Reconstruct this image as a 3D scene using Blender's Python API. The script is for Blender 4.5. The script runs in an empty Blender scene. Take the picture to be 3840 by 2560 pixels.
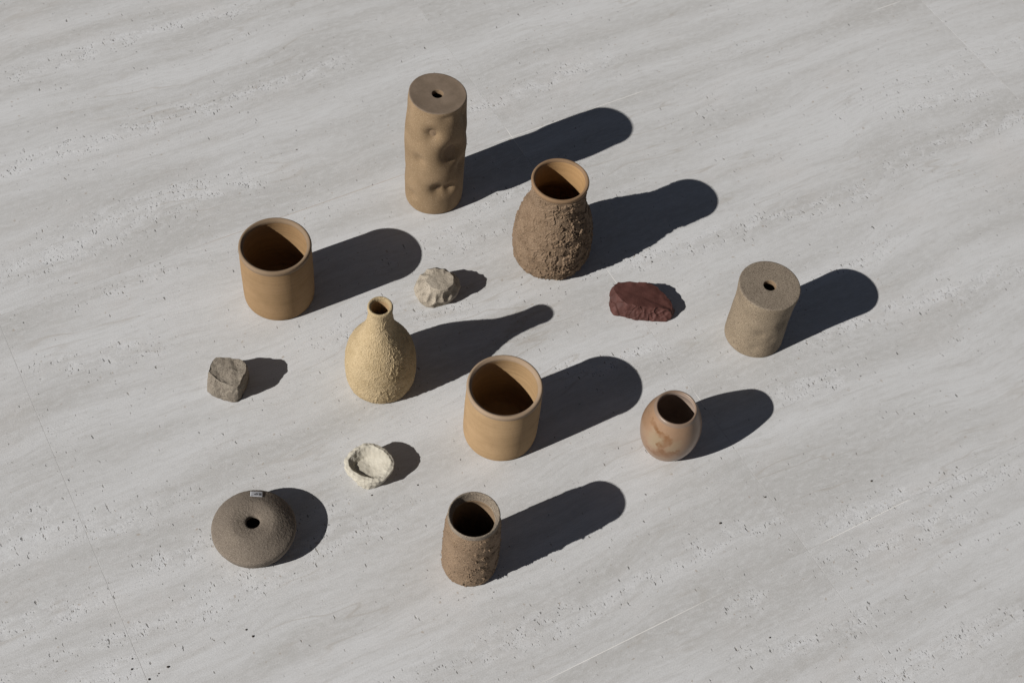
import bpy, math
import numpy as np
from mathutils import Vector, Matrix

scene = bpy.context.scene
COL = scene.collection
R = math.radians

# ------------------------------------------------------------------ camera
YAW, PITCH, ROLL = R(34.3404), R(54.3434), R(7.0839)
fwd = Vector((math.cos(PITCH)*math.sin(YAW), math.cos(PITCH)*math.cos(YAW), -math.sin(PITCH)))
rt0 = Vector((math.cos(YAW), -math.sin(YAW), 0)); up0 = rt0.cross(fwd)
rt = math.cos(ROLL)*rt0 + math.sin(ROLL)*up0
up = -math.sin(ROLL)*rt0 + math.cos(ROLL)*up0
cd = bpy.data.cameras.new("camera"); cam = bpy.data.objects.new("camera", cd); COL.objects.link(cam)
cam.matrix_world = Matrix(((rt.x, up.x, -fwd.x, 0), (rt.y, up.y, -fwd.y, 0), (rt.z, up.z, -fwd.z, 1.6), (0, 0, 0, 1)))
cd.sensor_width = 36; cd.lens = 49.67; cd.clip_start = .05; cd.clip_end = 500
scene.camera = cam

# ------------------------------------------------------------------ daylight
SUN_EL = R(32.6)                       # the sun stands over -X, shadows run along +X with the tile rows
w = bpy.data.worlds.new("World"); scene.world = w; w.use_nodes = True
wn = w.node_tree.nodes; wl = w.node_tree.links
sky = wn.new("ShaderNodeTexSky"); sky.sky_type = 'NISHITA'; sky.sun_disc = False
sky.sun_elevation = SUN_EL; sky.sun_rotation = R(270)
sky.altitude = 3000; sky.air_density = .42; sky.dust_density = .1; sky.ozone_density = 1.0
bg = wn["Background"]; bg.inputs[1].default_value = .05
hs = wn.new("ShaderNodeHueSaturation"); hs.inputs["Saturation"].default_value = .5    # camera white balance leans to the shade
wl.new(sky.outputs[0], hs.inputs["Color"]); wl.new(hs.outputs[0], bg.inputs[0])
sd = bpy.data.lights.new("sun", 'SUN'); sd.energy = 5.0; sd.angle = R(.53); sd.color = (1, .972, .938)
so = bpy.data.objects.new("sun", sd); COL.objects.link(so)
so.rotation_euler = Vector((math.cos(SUN_EL), 0, -math.sin(SUN_EL))).to_track_quat('-Z', 'Y').to_euler()
so.location = (-3, 0, 3)
vs = scene.view_settings
vs.view_transform = 'Standard'; vs.look = 'None'; vs.exposure = 0.0; vs.gamma = 1

# ------------------------------------------------------------------ numpy noise
def _h(ix, iy, iz, seed):
    n = (ix*374761393 + iy*668265263 + iz*2147483647 + seed*1274126177) & 0xFFFFFFFF
    n = ((n ^ (n >> 13))*1274126177) & 0xFFFFFFFF
    n = ((n ^ (n >> 16))*2246822519) & 0xFFFFFFFF
    return n ^ (n >> 15)
def noise(p, scale=1.0, seed=0):
    q = p*scale + seed*17.31
    i = np.floor(q).astype(np.int64); f = q - i
    u = f*f*f*(f*(f*6-15)+10)
    def g(dx, dy, dz):
        h = _h(i[..., 0]+dx, i[..., 1]+dy, i[..., 2]+dz, seed)
        a = ((h & 1023)/1023.*2-1); b = ((h >> 10 & 1023)/1023.*2-1); c = ((h >> 20 & 1023)/1023.*2-1)
        return a*(f[..., 0]-dx) + b*(f[..., 1]-dy) + c*(f[..., 2]-dz)
    L = lambda a, b, t: a+(b-a)*t
    x00 = L(g(0,0,0), g(1,0,0), u[..., 0]); x10 = L(g(0,1,0), g(1,1,0), u[..., 0])
    x01 = L(g(0,0,1), g(1,0,1), u[..., 0]); x11 = L(g(0,1,1), g(1,1,1), u[..., 0])
    return L(L(x00, x10, u[..., 1]), L(x01, x11, u[..., 1]), u[..., 2])
def fbm(p, scale, seed=0, oct=4, gain=.5):
    s = 0; a = 1; t = 0
    for o in range(oct):
        s = s + a*noise(p, scale*2**o, seed+o*7); t += a; a *= gain
    return s/t*1.6
def worley(p, scale, seed=0):
    q = p*scale; i = np.floor(q).astype(np.int64)
    d1 = np.full(q.shape[:-1], 9.); d2 = d1.copy(); idv = np.zeros(q.shape[:-1])
    for dx in (-1, 0, 1):
        for dy in (-1, 0, 1):
            for dz in (-1, 0, 1):
                c = i + np.array([dx, dy, dz]); h = _h(c[..., 0], c[..., 1], c[..., 2], seed)
                fp = c + np.stack([(h & 1023)/1023., (h >> 10 & 1023)/1023., (h >> 20 & 1023)/1023.], -1)
                d = np.sqrt(((q-fp)**2).sum(-1)); n1 = d < d1
                d2 = np.where(n1, d1, np.minimum(d2, d)); d1 = np.where(n1, d, d1)
                idv = np.where(n1, (h >> 5 & 4095)/4095., idv)
    return d1, d2, idv
def sstep(a, b, x):
    t = np.clip((x-a)/(b-a), 0, 1); return t*t*(3-2*t)

# ------------------------------------------------------------------ object helpers
def tag(o, label=None, cat=None, group=None, kind=None):
    if label: o["label"] = label
    if cat: o["category"] = cat
    if group: o["group"] = group
    if kind: o["kind"] = kind
    return o
def empty(name, loc):
    o = bpy.data.objects.new(name, None); COL.objects.link(o); o.location = loc
    o.empty_display_size = .02; return o
def mesh_obj(name, V, F, mat, parent=None, normals=None, smooth=True):
    me = bpy.data.meshes.new(name)
    me.from_pydata([tuple(v) for v in V] if not isinstance(V, np.ndarray) else V.tolist(), [], F if isinstance(F, list) else F.tolist())
    me.materials.append(mat); me.update()
    if smooth: me.polygons.foreach_set("use_smooth", [True]*len(me.polygons))
    if normals is not None: me.normals_split_custom_set_from_vertices(normals.tolist())
    o = bpy.data.objects.new(name, me); COL.objects.link(o)
    if parent: o.parent = parent
    return o
def vnormals(V, F):
    T = V[F]; n = np.cross(T[:, 2]-T[:, 0], T[:, 3]-T[:, 1])
    out = np.zeros_like(V)
    for k in range(4): np.add.at(out, F[:, k], n)
    return out/np.maximum(np.linalg.norm(out, axis=1), 1e-12)[:, None]

def resample(prof, ds, smooth=True):
    """prof: list of segments (name, [(r,z),...]); returns r,z arrays and the row span of every segment"""
    pts = []; bounds = []
    for nme, L in prof:
        a = len(pts) if not pts else len(pts)-1
        for q in L: pts.append(q)
        bounds.append([nme, a, len(pts)-1])
    P = np.array(pts, float)
    d = np.r_[0, np.cumsum(np.hypot(*np.diff(P, axis=0).T))]
    n = max(8, int(d[-1]/ds)); s = np.unique(np.r_[np.linspace(0, d[-1], n), d[[b[2] for b in bounds]]])
    if smooth:      # monotone cubic through the points, chord parameter
        def pch(y):
            h = np.diff(d); m = np.diff(y)/h; t = np.zeros_like(y); t[0] = m[0]; t[-1] = m[-1]
            for k in range(1, len(y)-1):
                if m[k-1]*m[k] > 0:
                    w1 = 2*h[k]+h[k-1]; w2 = h[k]+2*h[k-1]; t[k] = (w1+w2)/(w1/m[k-1]+w2/m[k])
            k = np.clip(np.searchsorted(d, s, 'right')-1, 0, len(h)-1); x = (s-d[k])/h[k]
            return ((2*x**3-3*x**2+1)*y[k] + (x**3-2*x**2+x)*h[k]*t[k] + (-2*x**3+3*x**2)*y[k+1] + (x**3-x**2)*h[k]*t[k+1])
        r, z = pch(P[:, 0]), pch(P[:, 1])
    else:
        r, z = np.interp(s, d, P[:, 0]), np.interp(s, d, P[:, 1])
    spans = []
    for nme, a, b in bounds:
        i0 = int(np.argmin(abs(s-d[a]))); i1 = int(np.argmin(abs(s-d[b]))); spans.append((nme, i0, i1))
    return r, z, spans

def lathe(root, prof, mats, ds=.0012, N=256, disp=None, lean=(0, 0), H=1., ovality=None):
    r, z, spans = resample(prof, ds)
    M = len(r); th = np.linspace(0, 2*np.pi, N, endpoint=False)
    TH, RR = np.meshgrid(th, r); ZZ = np.repeat(z[:, None], N, 1)
    dr, dz = np.gradient(r), np.gradient(z); l = np.maximum(np.hypot(dr, dz), 1e-9)
    nr, nz = dz/l, -dr/l
    X = np.stack([RR*np.cos(TH), RR*np.sin(TH), ZZ], -1)
    row = np.empty(M, object)
    for nme, a, b in spans: row[a:b+1] = nme
    if ovality is not None:
        k = ovality(TH, ZZ); X[..., 0] *= k; X[..., 1] *= k
    if disp is not None:
        D = np.zeros_like(RR)
        for nme in set(row):
            m = np.where(row == nme)[0]
            D[m] = disp(nme, TH[m], ZZ[m], RR[m], X[m])
        NR = nr[:, None]; NZ = nz[:, None]
        X[..., 0] += D*NR*np.cos(TH); X[..., 1] += D*NR*np.sin(TH); X[..., 2] += D*NZ
        X[..., 2] = np.maximum(X[..., 2], .0004)
    X[..., 0] += lean[0]*ZZ/H; X[..., 1] += lean[1]*ZZ/H
    V = X.reshape(-1, 3)
    I = np.arange(M*N).reshape(M, N); J = np.roll(I, -1, 1)
    F = np.stack([I[:-1], J[:-1], J[1:], I[1:]], -1)
    nrm = vnormals(V, F.reshape(-1, 4))
    merged = {}
    for nme, a, b in spans: merged.setdefault(nme, []).append((a, b))
    for nme, L in merged.items():
        vv, ff, nn, off = [], [], [], 0
        for a, b in L:
            k = slice(a*N, (b+1)*N); vv.append(V[k]); nn.append(nrm[k]); ff.append(F[a:b].reshape(-1, 4)-a*N+off); off += (b+1-a)*N
        mesh_obj(nme, np.concatenate(vv), np.concatenate(ff), mats[nme], root, np.concatenate(nn))

def dents(TH, ZZ, RR, face, L):
    """push-ins at (azimuth right of the camera side in degrees, height, radius, depth)"""
    D = np.zeros_like(TH)
    for az, z0, rad, dep in L:
        da = (TH-face-R(az)+np.pi) % (2*np.pi)-np.pi
        q = ((da*RR)**2+(ZZ-z0)**2)/rad**2
        D -= dep*np.exp(-q*1.6)
    return D

# ------------------------------------------------------------------ material helpers
class NT:
    def __init__(s, name):
        s.m = bpy.data.materials.new(name); s.m.use_nodes = True; s.t = s.m.node_tree
        s.n = s.t.nodes; s.b = s.n["Principled BSDF"]
    def add(s, ty, **kw):
        n = s.n.new(ty)
        for k, v in kw.items(): setattr(n, k, v)
        return n
    def lk(s, a, b): s.t.links.new(a, b)
    def put(s, sock, v):
        if hasattr(v, 'links') or isinstance(v, bpy.types.NodeSocket): s.lk(v, sock)
        else: sock.default_value = v
    def math(s, op, a, b=0., c=None, clamp=False):
        n = s.add("ShaderNodeMath", operation=op, use_clamp=clamp); s.put(n.inputs[0], a); s.put(n.inputs[1], b)
        if c is not None: s.put(n.inputs[2], c)
        return n.outputs[0]
    def vmath(s, op, a, b=(0, 0, 0)):
        n = s.add("ShaderNodeVectorMath", operation=op); s.put(n.inputs[0], a); s.put(n.inputs[1], b); return n.outputs[0]
    def noise(s, vec, scale, detail=2., rough=.5, dist=0.):
        n = s.add("ShaderNodeTexNoise"); s.lk(vec, n.inputs["Vector"]); n.inputs["Scale"].default_value = scale
        n.inputs["Detail"].default_value = detail; n.inputs["Roughness"].default_value = rough; n.inputs["Distortion"].default_value = dist
        return n
    def ramp(s, f, a, b, lo=0., hi=1., smooth=True):
        n = s.add("ShaderNodeMapRange"); n.interpolation_type = 'SMOOTHSTEP' if smooth else 'LINEAR'
        s.put(n.inputs[0], f)
        for k, v in zip((1, 2, 3, 4), (a, b, lo, hi)): s.put(n.inputs[k], v)
        return n.outputs[0]
    def mix(s, f, a, b, mode='MIX'):
        n = s.add("ShaderNodeMix", data_type='RGBA', blend_type=mode); s.put(n.inputs[0], f)
        for k, v in ((6, a), (7, b)):
            if isinstance(v, tuple): n.inputs[k].default_value = (*v, 1)
            else: s.lk(v, n.inputs[k])
        return n.outputs[2]
    def obj(s): return s.add("ShaderNodeTexCoord").outputs["Object"]
    def bump(s, h, strength, dist, prev=None):
        n = s.add("ShaderNodeBump"); n.inputs["Strength"].default_value = strength; n.inputs["Distance"].default_value = dist
        s.lk(h, n.inputs["Height"])
        if prev is not None: s.lk(prev, n.inputs["Normal"])
        return n.outputs[0]

def clay(name, a, b, speck=None, amt=.35, sscale=700., light=None, rough=.85, bump=.25, band=0., rings=0., spec=.25, grain=.25, patch=26.):
    """fired clay: two tones in soft patches, faint turning bands, dark (and light) grains"""
    t = NT(name); p = t.obj()
    n1 = t.noise(p, patch, 4, .6).outputs[0]
    f = t.ramp(n1, .32, .68)
    if band:
        s = t.vmath('MULTIPLY', p, (4., 4., 170.))
        nb = t.noise(s, 1., 5, .65).outputs[0]
        f = t.math('ADD', t.math('MULTIPLY', f, 1-band), t.math('MULTIPLY', t.ramp(nb, .3, .7), band))
    c = t.mix(f, a, b)
    g = t.noise(p, 1500., 2, .7).outputs[0]
    c = t.mix(1., c, t.mix(t.ramp(g, .3, .7, smooth=False), (1-grain,)*3, (1+grain*.8,)*3), 'MULTIPLY')
    if speck:
        g2 = t.noise(p, sscale, 1, .5).outputs[0]
        c = t.mix(t.ramp(g2, .68-.18*amt, .76-.18*amt, 0, .85), c, speck)
    if light:
        g3 = t.noise(t.vmath('ADD', p, (3, 5, 7)), sscale*1.2, 0, .5).outputs[0]
        c = t.mix(t.ramp(g3, .70, .76, 0, .8), c, light)
    t.lk(c, t.b.inputs["Base Color"]); t.b.inputs["Roughness"].default_value = rough
    t.b.inputs["Specular IOR Level"].default_value = spec
    h = t.math('ADD', t.noise(p, 900., 3, .7).outputs[0], t.math('MULTIPLY', t.noise(p, 260., 3, .6).outputs[0], .8))
    nrm = t.bump(h, bump, .0010)
    if rings:
        s = t.vmath('MULTIPLY', p, (6., 6., 520.))
        nrm = t.bump(t.noise(s, 1., 4, .6).outputs[0], rings, .0006, nrm)
    t.lk(nrm, t.b.inputs["Normal"])
    return t.m

# ------------------------------------------------------------------ floor of travertine tiles
PX, PY = .8037, .7954; X0, Y0 = .8336, 1.2904; JW = .0007
BANDS = [[(.166,1.723),(.435,1.74),(.594,1.722)],[(.113,1.547),(.375,1.546),(.674,1.553)],[(.262,1.397),(.457,1.364)],
 [(1.325,.985),(1.625,.988)],[(1.425,1.08),(1.596,1.049)],[(.722,1.362),(.867,1.373),(1.069,1.376)],[(.701,1.187),(.809,1.177)],
 [(.843,.997),(.948,.98),(1.049,.989),(1.161,.972),(1.308,.963)],[(.405,1.054),(.461,1.063)],[(.542,1.044),(.618,1.029)],
 [(.675,.875),(.828,.841)],[(.06,1.348),(.151,1.35)],[(-.1,.963),(.024,.969)],[(.036,.922),(.106,.907)],[(.061,.84),(.158,.84)],
 [(-.15,.837),(.025,.834)],[(-.08,.741),(.031,.739)],[(.871,.516),(1.019,.495),(1.172,.461)],[(.847,.459),(.965,.456),(1.071,.447)],
 [(.697,.469),(.749,.463)],[(.677,.405),(.782,.382),(.864,.381)],[(1.015,.766),(1.152,.758),(1.407,.735)],[(.925,.705),(1.054,.692)],
 [(.047,1.178),(.117,1.169),(.21,1.148)]]

def travertine():
    t = NT("travertine")
    world = t.add("ShaderNodeNewGeometry").outputs["Position"]
    p0 = t.obj(); rnd = t.add("ShaderNodeObjectInfo").outputs["Random"]
    offs = t.add("ShaderNodeCombineXYZ"); t.lk(t.math('MULTIPLY', rnd, .35), offs.inputs[0]); t.lk(t.math('MULTIPLY', rnd, .016), offs.inputs[1])
    p = t.vmath('ADD', world, offs.outputs[0])
    wob = t.noise(p, 3.2, 3, .5).outputs["Color"]
    pw = t.vmath('ADD', p, t.vmath('MULTIPLY', t.vmath('SUBTRACT', wob, (.5, .5, .5)), (.05, .06, 0)))
    lay = t.noise(t.vmath('MULTIPLY', pw, (1.6, 13., 1.)), 1., 6, .6).outputs[0]
    lay2 = t.noise(t.vmath('MULTIPLY', pw, (5., 60., 1.)), 1., 5, .65).outputs[0]
    lay3 = t.noise(t.vmath('MULTIPLY', pw, (22., 260., 1.)), 1., 3, .6).outputs[0]
    cloud = t.noise(pw, 7., 5, .6).outputs[0]
    c = t.mix(t.ramp(lay, .34, .66), (.470, .463, .449), (.592, .592, .590))
    c = t.mix(t.ramp(lay2, .50, .74, 0, .42), c, (.415, .398, .372))
    c = t.mix(t.ramp(lay3, .45, .7, 0, .26), c, (.405, .393, .372))
    mot = t.noise(t.vmath('MULTIPLY', pw, (1., 2.2, 1.)), 75., 5, .7).outputs[0]
    c = t.mix(t.ramp(mot, .46, .66, 0, .45), c, (.60, .597, .592))
    c = t.mix(t.ramp(mot, .46, .30, 0, .30), c, (.415, .405, .388))
    c = t.mix(t.ramp(cloud, .5, .75, 0, .35), c, (.570, .548, .528))
    # thin stained veins that follow the layers
    vn = t.noise(t.vmath('MULTIPLY', pw, (2.6, 16., 1.)), 1., 3, .55).outputs[0]
    vein = t.ramp(t.math('ABSOLUTE', t.math('SUBTRACT', vn, .47)), 0., .016, 1., 0.)
    vmask = t.ramp(t.noise(p, 4.5, 2).outputs[0], .5, .66)
    c = t.mix(t.math('MULTIPLY', t.math('MULTIPLY', vein, vmask), .38), c, (.36, .325, .28))
    # pitted chalky bands
    bx = t.noise(t.vmath('MULTIPLY', pw, (1.3, 10., 1.)), 1., 2, .5)
    m = t.ramp(bx.outputs[0], .57, .66)
    sep = t.add("ShaderNodeSeparateXYZ"); ww = t.noise(world, 9., 3, .6).outputs[0]
    t.lk(world, sep.inputs[0]); wx = sep.outputs[0]; wy = t.math('ADD', sep.outputs[1], t.math('MULTIPLY', t.math('SUBTRACT', ww, .5), .05))
    acc = None
    for L in BANDS:
        for (xa, ya), (xb, yb) in zip(L[:-1], L[1:]):
            k = (yb-ya)/(xb-xa)
            d = t.math('ABSOLUTE', t.math('SUBTRACT', wy, t.math('MULTIPLY_ADD', wx, k, ya-k*xa)))
            e = t.math('MULTIPLY', t.ramp(d, .004, .026, 1., 0.), t.math('MULTIPLY', t.ramp(wx, xa-.03, xa+.03), t.ramp(wx, xb-.03, xb+.03, 1., 0.)))
            acc = e if acc is None else t.math('MAXIMUM', acc, e)
    m = t.math('MAXIMUM', t.math('MULTIPLY', m, .75), acc)
    patch = t.ramp(t.noise(t.vmath('MULTIPLY', pw, (1., 1.8, 1.)), 34., 4, .6).outputs[0], .42, .62)
    m2 = t.math('MULTIPLY', m, patch)
    c = t.mix(t.math('MULTIPLY', m2, .55), c, (.635, .637, .64))
    # pits
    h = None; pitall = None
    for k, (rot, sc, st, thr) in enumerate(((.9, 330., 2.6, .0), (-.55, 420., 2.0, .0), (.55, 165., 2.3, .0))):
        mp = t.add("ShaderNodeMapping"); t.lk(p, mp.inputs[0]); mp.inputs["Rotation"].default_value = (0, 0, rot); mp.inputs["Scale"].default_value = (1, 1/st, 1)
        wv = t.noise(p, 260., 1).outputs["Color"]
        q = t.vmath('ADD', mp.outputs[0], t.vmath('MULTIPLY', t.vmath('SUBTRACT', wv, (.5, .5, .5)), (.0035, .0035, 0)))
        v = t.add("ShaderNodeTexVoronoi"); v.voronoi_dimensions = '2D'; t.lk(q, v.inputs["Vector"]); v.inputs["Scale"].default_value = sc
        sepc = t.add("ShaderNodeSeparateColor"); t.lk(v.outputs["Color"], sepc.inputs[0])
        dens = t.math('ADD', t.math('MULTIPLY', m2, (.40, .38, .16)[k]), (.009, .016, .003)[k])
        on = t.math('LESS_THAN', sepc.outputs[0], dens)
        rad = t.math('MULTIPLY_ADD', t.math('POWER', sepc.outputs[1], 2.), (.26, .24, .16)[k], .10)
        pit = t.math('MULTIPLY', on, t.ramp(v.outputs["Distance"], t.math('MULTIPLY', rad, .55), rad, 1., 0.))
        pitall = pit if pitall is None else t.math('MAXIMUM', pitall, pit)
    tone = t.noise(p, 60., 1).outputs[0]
    pc = t.mix(t.ramp(tone, .4, .65), (.085, .078, .07), (.24, .215, .185))  # dark pit tone: shadow of the holes painted in, along with brownish dirt
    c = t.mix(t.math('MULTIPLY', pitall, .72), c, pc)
    # a few rusty freckles and fine grain
    fr = t.noise(p, 120., 1).outputs[0]
    c = t.mix(t.ramp(fr, .735, .775, 0, .45), c, (.30, .23, .16))
    gr = t.noise(p, 900., 3, .75).outputs[0]
    c = t.mix(1., c, t.mix(t.ramp(gr, .3, .7, smooth=False), (.80, .80, .80), (1.16, 1.16, 1.16)), 'MULTIPLY')
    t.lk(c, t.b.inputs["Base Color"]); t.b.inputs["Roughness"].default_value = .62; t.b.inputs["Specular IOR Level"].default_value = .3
    hh = t.math('SUBTRACT', t.math('MULTIPLY', t.noise(p, 420., 4, .7).outputs[0], .22), pitall)
    hh = t.math('SUBTRACT', hh, t.math('MULTIPLY', m2, t.math('MULTIPLY', t.noise(p, 190., 3, .7).outputs[0], .45)))
    t.lk(t.bump(hh, .6, .0018), t.b.inputs["Normal"])
    return t.m

def grout():
    t = NT("grout")
    pos = t.add("ShaderNodeNewGeometry").outputs["Position"]
    sep = t.add("ShaderNodeSeparateXYZ"); t.lk(pos, sep.inputs[0]); x, y = sep.outputs[0], sep.outputs[1]
    def win(v, a, b, e=.01): return t.math('MULTIPLY', t.ramp(v, a-e, a+e), t.ramp(v, b-e, b+e, 1., 0.))
    def near(v, c): return t.math('LESS_THAN', t.math('ABSOLUTE', t.math('SUBTRACT', v, c)), .005)
    def mx(*L):
        a = L[0]
        for b in L[1:]: a = t.math('MAXIMUM', a, b)
        return a
    wht = mx(t.math('MULTIPLY', near(y, Y0), mx(win(x, .80, 1.075), win(x, 1.55, 1.60))),
             t.math('MULTIPLY', near(x, X0), mx(win(y, 1.245, 1.31), win(y, .965, 1.0), win(y, .738, .763))),
             t.math('MULTIPLY', near(y, Y0-PY), mx(win(x, .86, 1.0), win(x, .44, .67, .06))))
    tan = t.math('MULTIPLY', near(y, Y0), win(x, .34, .66, .03))
    n = t.noise(pos, 90., 3).outputs[0]
    c = t.mix(t.ramp(n, .4, .6), (.42, .412, .398), (.50, .492, .48))
    c = t.mix(t.math('MULTIPLY', tan, .8), c, (.42, .335, .26))
    c = t.mix(wht, c, (.78, .76, .72))
    t.lk(c, t.b.inputs["Base Color"]); t.b.inputs["Roughness"].default_value = .9
    return t.m

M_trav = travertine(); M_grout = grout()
floor = mesh_obj("floor", np.array([(-6, -5, -.00012), (7.5, -5, -.00012), (7.5, 7.5, -.00012), (-6, 7.5, -.00012)], float), [(0, 1, 2, 3)], M_grout, smooth=False)
tag(floor, kind="structure")
def tile_mesh():
    a, b = (PX-JW)/2, (PY-JW)/2; e = .00006; z = -.012
    V = [(-a, -b, z), (a, -b, z), (a, b, z), (-a, b, z), (-a, -b, -e), (a, -b, -e), (a, b, -e), (-a, b, -e),
         (-a+e, -b+e, 0), (a-e, -b+e, 0), (a-e, b-e, 0), (-a+e, b-e, 0)]
    F = [(8, 9, 10, 11)]
    for o in (0, 4):
        for i in range(4):
            j = (i+1) % 4; F.append((o+i, o+j, o+4+j, o+4+i))
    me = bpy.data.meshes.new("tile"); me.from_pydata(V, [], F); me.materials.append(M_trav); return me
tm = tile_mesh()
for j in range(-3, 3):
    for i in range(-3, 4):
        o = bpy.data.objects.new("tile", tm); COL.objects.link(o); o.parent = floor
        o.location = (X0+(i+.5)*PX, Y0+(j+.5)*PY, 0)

# ------------------------------------------------------------------ clays
C_cup = clay("tan_clay", (0.234, 0.150, 0.076), (0.302, 0.196, 0.104), (.26, .15, .08), .05, 900., rough=.88, bump=.16, band=.48, rings=.22, grain=.13, spec=.15)
C_cuprim = clay("tan_clay_lip", (0.194, 0.136, 0.085), (0.232, 0.164, 0.106), (.27, .16, .09), .05, 900., rough=.82, bump=.12, band=.3, grain=.10)
C_cupin = clay("tan_clay_inside", (0.237, 0.146, 0.070), (0.317, 0.199, 0.099), (.26, .15, .08), .05, 900., rough=.85, bump=.14, band=.7, rings=.7, grain=.12)
C_cup2 = clay("honey_clay", (0.294, 0.194, 0.102), (0.382, 0.257, 0.140), (.30, .18, .10), .05, 900., rough=.88, bump=.16, band=.48, rings=.22, grain=.13, spec=.15)
C_cup2rim = clay("honey_clay_lip", (0.262, 0.189, 0.124), (0.317, 0.230, 0.157), (.30, .18, .10), .05, 900., rough=.82, bump=.12, band=.3, grain=.10)
C_cup2in = clay("honey_clay_inside", (0.288, 0.185, 0.093), (0.377, 0.248, 0.127), (.30, .18, .10), .05, 900., rough=.85, bump=.14, band=.7, rings=.7, grain=.12)
C_tall = clay("sandy_brown_clay", (0.203, 0.138, 0.077), (0.250, 0.173, 0.100), (.16, .10, .055), .25, 1000., (.45, .35, .23), .85, .25, grain=.2)
C_talltop = clay("sandy_brown_clay_top", (0.149, 0.112, 0.080), (0.196, 0.148, 0.108), (.15, .10, .06), .2, 1000., rough=.8, bump=.15, grain=.15, patch=45.)
C_coat = clay("rough_slip_coating", (0.161, 0.108, 0.067), (0.218, 0.151, 0.098), (.10, .065, .04), .3, 800., (.40, .30, .21), .95, .7, grain=.3, patch=60.)
C_vrim = clay("brown_clay_lip", (0.193, 0.121, 0.066), (0.247, 0.156, 0.089), (.20, .12, .065), .12, 900., rough=.82, bump=.2, band=.3, grain=.16)
C_vin = clay("brown_clay_inside", (0.312, 0.188, 0.084), (0.372, 0.227, 0.106), (.22, .13, .07), .1, 900., rough=.85, bump=.15, band=.7, rings=.6, grain=.12)
C_bottle = clay("yellow_grit_clay", (0.356, 0.267, 0.149), (0.435, 0.334, 0.198), (.20, .14, .07), .2, 700., (.64, .52, .33), .95, .75, grain=.25, patch=40.)
C_bottlein = clay("yellow_clay_inside", (0.315, 0.210, 0.112), (0.360, 0.247, 0.135), (.22, .14, .07), .15, 800., rough=.9, bump=.3, grain=.2)
C_right = clay("speckled_grey_brown_clay", (0.228, 0.178, 0.122), (0.260, 0.205, 0.142), (.06, .045, .033), .75, 1050., (.40, .33, .24), .9, .3, grain=.2)
C_righttop = clay("speckled_grey_brown_clay_top", (0.210, 0.170, 0.128), (0.241, 0.197, 0.149), (.06, .045, .033), .75, 1050., (.36, .30, .23), .9, .2, grain=.2)
C_disc = clay("grainy_dark_clay", (0.162, 0.133, 0.105), (0.197, 0.163, 0.128), (.07, .05, .035), .55, 1150., (.38, .32, .26), .9, .5, grain=.2)
C_tex = clay("speckled_brown_clay", (0.191, 0.130, 0.082), (0.233, 0.161, 0.103), (.07, .048, .032), .6, 1000., (.38, .29, .20), .92, .6, grain=.25, patch=50.)
C_texrim = clay("speckled_grey_lip", (0.181, 0.148, 0.113), (0.218, 0.179, 0.139), (.06, .045, .033), .5, 620., (.46, .38, .28), .92, .4, grain=.25)
C_dark = clay("clay_inside_dark", (0.192, 0.132, 0.080), (0.232, 0.160, 0.100), (.10, .07, .045), .3, 700., rough=.9, bump=.3)
C_lump = clay("pale_speckled_clay", (0.297, 0.256, 0.202), (0.372, 0.325, 0.260), (.06, .048, .038), .55, 900., rough=.88, bump=.3, grain=.15, patch=50.)
C_cube = clay("pitted_speckled_clay", (0.178, 0.151, 0.119), (0.226, 0.195, 0.155), (.05, .038, .03), .62, 800., rough=.9, bump=.4, grain=.18, patch=70.)
C_red = clay("dark_red_clay", (0.058, 0.021, 0.016), (0.088, 0.034, 0.027), (.09, .03, .024), 0., 700., None, .7, .25, spec=.3, grain=.14, patch=60.)
C_bowl = clay("chalk_white_clay", (0.441, 0.406, 0.332), (0.498, 0.464, 0.387), (.40, .34, .25), .05, 800., rough=.9, bump=.22, grain=.07, patch=60.)

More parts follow.
